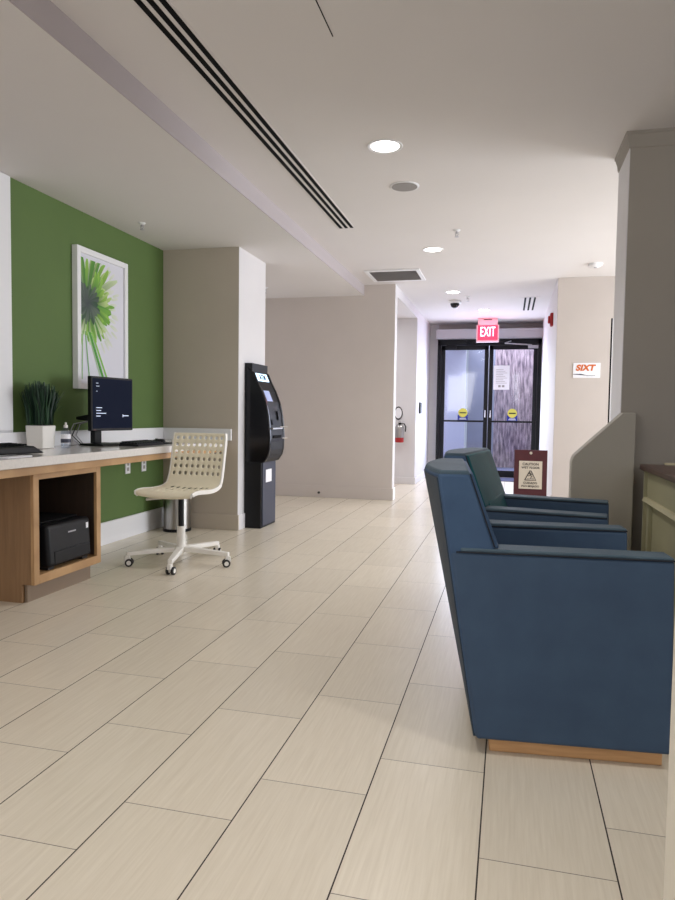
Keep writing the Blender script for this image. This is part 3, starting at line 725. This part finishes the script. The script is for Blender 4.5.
# ------------------------------------------------------------------ swivel chair
def swivel_chair(loc, face, base_rot):
    t = thing('swivel_chair', 'cream perforated plastic swivel chair on white five-star castor base', 'chair', loc)
    # local seat frame: facing -y (before rotation)
    P = [(-.212, .462), (-.228, .476), (-.222, .490), (-.19, .498), (-.15, .500), (-.11, .499), (-.07, .496), (-.03, .493), (.01, .492), (.05, .492), (.09, .496), (.125, .503),
         (.155, .515), (.178, .535), (.192, .56), (.202, .585), (.210, .61), (.2165, .635), (.2225, .66), (.228, .685), (.233, .71), (.238, .735), (.243, .76), (.248, .785), (.253, .81), (.257, .835), (.261, .86), (.263, .882)]
    nP = len(P); ncol = 19; w = .20
    holes = set()
    for j in (4, 6, 8, 10): 
        for c in range(3, ncol-2, 2): holes.add((j, c))
    for j in (15, 17, 19, 21, 23, 25):
        for c in range(1, ncol-1, 2): holes.add((j, c))
    g = MB(); R_ = Matrix.Rotation(face, 3, 'Z')
    def sw(q): return w*(1.07 if q < 10 else (1.07-.03*min(1, (q-10)/6)))*(1 if q > 1 else .93+.035*q)*(1 if q < nP-2 else (.99 if q == nP-2 else .975))
    xs = [(-1+2*c/ncol) for c in range(ncol+1)]
    for j, (y, z) in enumerate(P):
        for xx in xs:
            xq = xx*sw(j); cup = (.018 if j > 12 else .014)*xx*xx
            p = Vector((xq, y-(cup if j > 12 else 0), z+(cup if j <= 12 else 0))); g.v.append(tuple(R_ @ p))
    n1 = ncol+1
    for j in range(nP-1):
        for c in range(ncol):
            if (j, c) in holes: continue
            g.f.append((j*n1+c, j*n1+c+1, (j+1)*n1+c+1, (j+1)*n1+c)); g.m.append(0)
    o = g.build('seat_shell', 'cream_plastic', t)
    so = o.modifiers.new('solid', 'SOLIDIFY'); so.thickness = .007; so.offset = 0
    sb = o.modifiers.new('sub', 'SUBSURF'); sb.levels = 1; sb.render_levels = 1
    for p in o.data.polygons: p.use_smooth = True
    for s in (-1, 1):
        pts, nor = [], []
        for j, (y, z) in enumerate(P):
            y0, z0 = P[max(j-1, 0)]; y1, z1 = P[min(j+1, nP-1)]; d = Vector((0, y1-y0, z1-z0)).normalized(); nn = Vector((0, d.z, -d.y))
            cup = .018 if j > 12 else .014
            pts.append(R_ @ Vector((s*sw(j), y-(cup if j > 12 else 0), z+(cup if j <= 12 else 0)))); nor.append(R_ @ nn)
        e = MB(); e.sweep_rect(pts, nor, -.005, .005, -.006, .022, tuple(R_ @ Vector((1, 0, 0)))); e.build('side_rim', 'white_plastic', t, bevel=.002)
    m = MB(); m.box(-.09, .09, -.09, .09, .46, .482); m.build('seat_plate', 'black', t, bevel=.005)
    m = MB(); m.tube([R_ @ Vector((-.03, -.03, .45)), R_ @ Vector((-.12, -.04, .445)), R_ @ Vector((-.26, -.02, .425))], .009, 8); m.build('height_lever', 'white_plastic', t, smooth=True)
    MB().lathe([(.019, .24), (.019, .47)], n=16).build('gas_cylinder', 'black', t, smooth=True)
    MB().lathe([(.032, .075), (.030, .12), (.027, .25), (.022, .255)], n=20).build('column_sleeve', 'white_plastic', t, smooth=True)
    for k in range(5):
        a = base_rot+k*2*PI/5; R = Matrix.Rotation(a, 3, 'Z')
        m = MB(); v = [(.0, -.026, .085), (.355, -.015, .070), (.355, .015, .070), (.0, .026, .085), (.0, -.026, .118), (.355, -.015, .098), (.355, .015, .098), (.0, .026, .118)]
        m.hexa([R @ Vector(p) for p in v]); leg = m.build('leg', 'white_plastic', t, bevel=.004)
        cx = .35; ca = a+random.uniform(-.6, .6)
        RC = Matrix.Rotation(ca, 3, 'Z'); base = R @ Vector((cx, 0, 0))
        m = MB(); m.hexa([base+RC @ Vector(p) for p in [(-.022, -.014, .035), (.02, -.014, .035), (.02, .014, .035), (-.022, .014, .035), (-.016, -.013, .072), (.016, -.013, .072), (.016, .013, .072), (-.016, .013, .072)]])
        c = m.build('castor', 'white_plastic', leg, bevel=.004)
        for s in (-1, 1):
            m = MB(); m.lathe([(.022, -.008), (.026, -.006), (.026, .006), (.022, .008)], n=20, axis='y'); m.mi = 1; m.lathe([(.015, -.0095), (.015, .0095)], n=16, axis='y')
            m.v = [tuple(base+RC @ (Vector(p)+Vector((-.012, s*.018, .026)))) for p in m.v]
            m.build('wheel', ['rubber', 'white_plastic'], leg, smooth=True)
    return t
swivel_chair((-2.145, 4.165, 0), math.radians(-4), math.radians(-74))

# ------------------------------------------------------------------ cash machine
t = thing('cash_machine', 'tall black cash machine with curved front against the white pillar', 'cash machine', (-2.278, 5.62, 0))
WY = .39
MB().box(0, .158, 0, WY, 0, 1.22).build('cabinet', 'black', t, bevel=.004)
MB().box(0, .07, .0, WY, 1.22, 1.47).build('top_plate', 'black', t, bevel=.003)
MB().box(.158, .166, .03, WY-.02, .02, .60).build('lower_door', 'navy_grey', t, bevel=.003)
MB().box(.1665, .169, .10, .25, .405, .52).build('label_sticker', 'paper', t)
PR = [(.015, 1.44), (.085, 1.39), (.12, 1.31), (.16, 1.235), (.203, 1.13), (.228, 1.01), (.238, .92), (.245, .82), (.24, .70), (.228, .65), (.19, .592), (.15, .585), (.015, .585)]
def head_poly(dx): return [(max(.015, x-dx), z) for x, z in PR]
m = MB(); m.prism([(x, z) for x, z in PR], 'y', -.006, .028); m.build('side_cheek', 'black_gloss', t, bevel=.008, seg=3)
m = MB(); m.prism([(x, z) for x, z in PR], 'y', WY-.03, WY+.004); m.build('side_cheek', 'black_gloss', t, bevel=.008, seg=3)
m = MB(); m.prism([(max(.015, x-(.010 if z > .86 else .004)), z) for x, z in PR], 'y', .028, WY-.03); m.build('front_shell', 'black', t)
# panels lying on the curved front
def front_panel(name, z0, z1, y0, y1, mm, parent=t, off=.002, th=.006):
    def X(z):
        for (xa, za), (xb, zb) in zip(PR, PR[1:]):
            if zb <= z <= za: return xa+(xb-xa)*(za-z)/(za-zb)-(.010 if z > .86 else .004)
        return .2
    a, b = X(z0), X(z1)
    return MB().hexa([(a+off-th, y0, z0), (a+off, y0, z0), (a+off, y1, z0), (a+off-th, y1, z0), (b+off-th, y0, z1), (b+off, y0, z1), (b+off, y1, z1), (b+off-th, y1, z1)]).build(name, mm, parent)
topper = front_panel('topper_light', 1.315, 1.385, .05, .33, 'atm_lit')
m = text_mesh('letters', 'ATM', .075, 'black', topper, (.096, .19, 1.35), Euler((PI/2-.463, 0, PI/2), 'XYZ').to_matrix(), .001, .002)
d = front_panel('display', 1.135, 1.23, .06, .2, 'atm_lit2')
front_panel('keypad', .925, .97, .08, .2, 'atm_dark', off=.010)
front_panel('card_slot', .965, 1.05, .24, .32, 'black', off=.014)
front_panel('lower_panel', .63, .80, .03, WY-.035, 'atm_dark', off=.004)
m = MB(); m.box(.20, .256, .04, .30, .885, .90); m.build('keypad_shelf', 'steel', t, bevel=.002)
for z in (.905, .80): MB().tube([(.225, .30, z), (.272, .385, z)], .004, 6).build('receipt_guide', 'chrome', t)
m = MB(); m.box(.21, .250, .08, .28, .805, .83); m.build('cash_slot', 'black_matte', t, bevel=.003)

# ------------------------------------------------------------------ armchairs
def armchair(loc, rot, label, back_m):
    t = thing('armchair', label, 'armchair', loc, rot, 'blue armchairs')
    Wd, aw, Z0, ZA, ZT = .60, .095, .05, .63, .855
    Lx = .565
    # local x forward, y away from camera side, origin at near rear bottom
    def rx(z): return -.127*(z-Z0)/(ZT-Z0)            # rear surface leans back
    for s, (y0, y1) in enumerate(((0, aw), (Wd-aw, Wd))):
        m = MB(); zt = ZA-.010
        poly = [(rx(Z0)+.002, Z0), (Lx-.004, Z0), (Lx-.008, .30), (Lx-.015, zt), (rx(zt)+.002, zt)]
        m.prism(poly, 'y', y0, y1); sp = m.build('arm', 'blue', t, bevel=.010, seg=3)
        m = MB(); poly = [(rx(zt)+.002+.03, zt+.0015), (Lx-.017, zt+.0015), (Lx-.018, ZA), (rx(ZA)+.035, ZA+.004)]
        m.prism(poly, 'y', y0+.001, y1-.001); m.build('arm_pad', 'blue_top', sp, bevel=.004, seg=3)
        for yy in (y0, y1):
            m = MB(); m.tube([(rx(zt)+.02, yy, zt+.001), (Lx*.5, yy, zt+.001), (Lx-.017, yy, zt+.001)], .0026, 6); m.build('piping', 'seam', sp, smooth=True)
    # backrest wedge: full width
    zb = .06; NB = 10
    def bul(y, z=ZT): q = 2*y/Wd-1; return (.009+.042*(z-Z0)/(ZT-Z0))*(1-abs(q)**1.8)
    def inner(z): return .045-.078*(z-.63)/.225
    def slab(z0, z1, fa, fb, g0, g1, ins):       # curved slab: rear offsets follow the bulge
        m = MB(); top = []; i0 = 0
        for z, a_, b_ in ((z0, fa, g0), (z1, fb, g1)):
            for k in range(NB+1):
                y = ins+(Wd-2*ins)*k/NB; m.v.append((a_-bul(y, z), y, z))
            m.v.append((b_, Wd-ins, z)); m.v.append((b_, ins, z))
        n = NB+3
        m.f.append(tuple(range(n))); m.m.append(0); m.f.append(tuple(reversed(range(n, 2*n)))); m.m.append(0)
        for k in range(n): m.f.append((k, (k+1) % n, n+(k+1) % n, n+k)); m.m.append(0)
        return m
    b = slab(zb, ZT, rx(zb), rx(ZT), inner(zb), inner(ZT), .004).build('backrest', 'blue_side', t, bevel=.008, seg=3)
    m = MB(); rows = []
    for z, e_ in ((.055, 0), (ZT-.012, 0)):
        for k in range(NB+1):
            y = .012+(Wd-.024)*k/NB; m.v.append((rx(z)-bul(y, z)-.004, y, z))
        for k in range(NB+1):
            y = .012+(Wd-.024)*k/NB; m.v.append((rx(z)-bul(y, z)+.02, y, z))
    n = NB+1
    for k in range(NB):
        m.f.append((k, k+1, 2*n+k+1, 2*n+k)); m.f.append((n+k, n+k+1, 3*n+k+1, 3*n+k)); m.f.append((k, k+1, n+k+1, n+k)); m.f.append((2*n+k, 2*n+k+1, 3*n+k+1, 3*n+k)); m.m += [0]*4
    m.f.append((0, n, 3*n, 2*n)); m.f.append((n-1, 2*n-1, 4*n-1, 3*n-1)); m.m += [0]*2
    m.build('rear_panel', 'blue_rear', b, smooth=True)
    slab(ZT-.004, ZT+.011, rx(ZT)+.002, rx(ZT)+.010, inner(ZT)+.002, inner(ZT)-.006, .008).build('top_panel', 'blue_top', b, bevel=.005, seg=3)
    # inner back cushion
    m = MB(); c0, c1 = .012, Wd-.012
    m.hexa([(inner(.42)-.03, aw+.003, .42), (inner(.42)+.03, aw+.003, .42), (inner(.42)+.03, Wd-aw-.003, .42), (inner(.42)-.03, Wd-aw-.003, .42),
            (inner(.65)-.03, aw+.003, .65), (inner(.65)+.016, aw+.003, .65), (inner(.65)+.016, Wd-aw-.003, .65), (inner(.65)-.03, Wd-aw-.003, .65)])
    m.hexa([(inner(.634)-.02, c0, .634), (inner(.634)+.014, c0, .634), (inner(.634)+.014, c1, .634), (inner(.634)-.02, c1, .634),
            (inner(ZT)-.02, c0, ZT+.004), (inner(ZT)+.008, c0+.004, ZT+.002), (inner(ZT)+.008, c1-.004, ZT+.002), (inner(ZT)-.02, c1, ZT+.004)])
    m.build('back_cushion', back_m, b, bevel=.006, seg=3)
    for yy in (.010, Wd-.010):
        m = MB(); m.tube([(inner(.64)+.001, yy-(.006 if yy < .1 else -.006), .64), (inner(ZT)-.001, yy-(.006 if yy < .1 else -.006), ZT+.002)], .0025, 6); m.build('piping', 'seam', b, smooth=True)
    m = MB(); m.box(.12, Lx-.012, aw+.004, Wd-aw-.004, .29, .43); m.build('seat_cushion', back_m, t, bevel=.03, seg=4)
    m = MB(); m.box(.05, Lx-.02, aw+.001, Wd-aw-.001, Z0+.005, .285); m.build('seat_base', 'blue', t, bevel=.006)
    m = MB(); m.box(.045, Lx-.018, .035, Wd-.035, .0, Z0-.002); m.build('plinth', 'plinth', t, bevel=.004)
    return t
armchair((-.074, 2.045, 0), math.radians(5.4), 'nearest blue armchair, seen from its side on an oak plinth', 'blue_side')
armchair((-.146, 2.98, 0), math.radians(-8), 'farther blue armchair with teal back, behind the nearest armchair', 'teal')

# ------------------------------------------------------------------ sideboard at the right
t = thing('reception_sideboard', 'pale cream sideboard with dark brown top at the right edge', 'sideboard', (.685, 2.5, 0))
m = MB(); m.box(0, .75, 0, 1.40, .755, .785); m.build('tabletop', 'granite', t, bevel=.006)
m = MB(); m.box(.035, .70, .02, 1.36, .60, .754); m.build('upper_panel', 'sage', t)
m = MB(); m.box(.055, .68, .03, 1.34, .02, .60); m.build('lower_panel', 'sage', t)
m = MB(); m.prism([(.012, .592), (.055, .575), (.055, .615), (.02, .612)], 'y', .01, 1.375); m.build('rail_moulding', 'sage_lt', t, bevel=.002)
for y in (.02, .66, 1.31): MB().box(.035, .055, y, y+.05, .0, .60).build('stile', 'sage', t, bevel=.002)
MB().box(.02, .70, 1.365, 1.385, 0, .754).build('end_panel', 'sage', t)
MB().box(.12, .74, 1.375, 1.40, .785, .795).build('backsplash', 'sage_lt', t)

# ------------------------------------------------------------------ lights
def area(name, loc, target, sx, sy, e, col):
    ld = bpy.data.lights.new(name, 'AREA'); ld.shape = 'RECTANGLE'; ld.size = sx; ld.size_y = sy; ld.energy = e; ld.color = col
    o = bpy.data.objects.new(name, ld); C.objects.link(o); o.location = loc
    o.rotation_euler = (Vector(target)-Vector(loc)).to_track_quat('-Z', 'Y').to_euler()
    return o
area('window_daylight_right', (4.1, 6.3, 1.4), (-2.2, 6.3, 1.5), 2.6, 1.8, 185, (.90, .94, 1))
area('hall_daylight', (-.35, 11.4, 1.3), (-.5, 6, .6), 1.4, 1.8, 46, (.70, .79, 1))
area('recess_light', (-2.2, 9.1, 2.4), (-2.2, 9.1, 0), .8, .8, 10, (.95, .95, 1))
area('fill_light_behind', (1.5, -1.5, 2.3), (-.8, 4, .4), 3, 1.5, 40, (1, .965, .92))  # unseen warm fill added behind the camera
area('fill_light_left', (-1.9, -1.5, 1.9), (.4, 1.4, 1.0), 1.5, 1.5, 26, (1, .965, .92))  # unseen fill added to brighten the left face of the near wall end
area('outdoor_light', (.6, 13.0, 3.4), (.2, 14.0, .8), 2.5, .8, 110, (.85, .88, 1))
area('outdoor_light_near', (-1.2, 12.4, 2.9), (-1.2, 13.2, .8), 1, .5, 90, (.9, .92, 1))

for x_, y_ in ((-.73, 1.4), (.9, 1.4), (-.73, -1.1)):
    ld = bpy.data.lights.new('downlight_lamp', 'SPOT'); ld.energy = 42; ld.spot_size = 2.4; ld.spot_blend = .9; ld.shadow_soft_size = .1; ld.color = (1, .965, .92)
    lo = bpy.data.objects.new('downlight_lamp', ld); C.objects.link(lo); lo.location = (x_, y_, HC-.03)
w = bpy.data.worlds.new('world'); bpy.context.scene.world = w; w.use_nodes = True
w.node_tree.nodes['Background'].inputs[0].default_value = (.80, .86, 1, 1); w.node_tree.nodes['Background'].inputs[1].default_value = .55
sc_ = bpy.context.scene
sc_.view_settings.view_transform = 'Standard'; sc_.view_settings.look = 'None'; sc_.view_settings.exposure = 0
sc_.cycles.max_bounces = 8; sc_.cycles.diffuse_bounces = 5
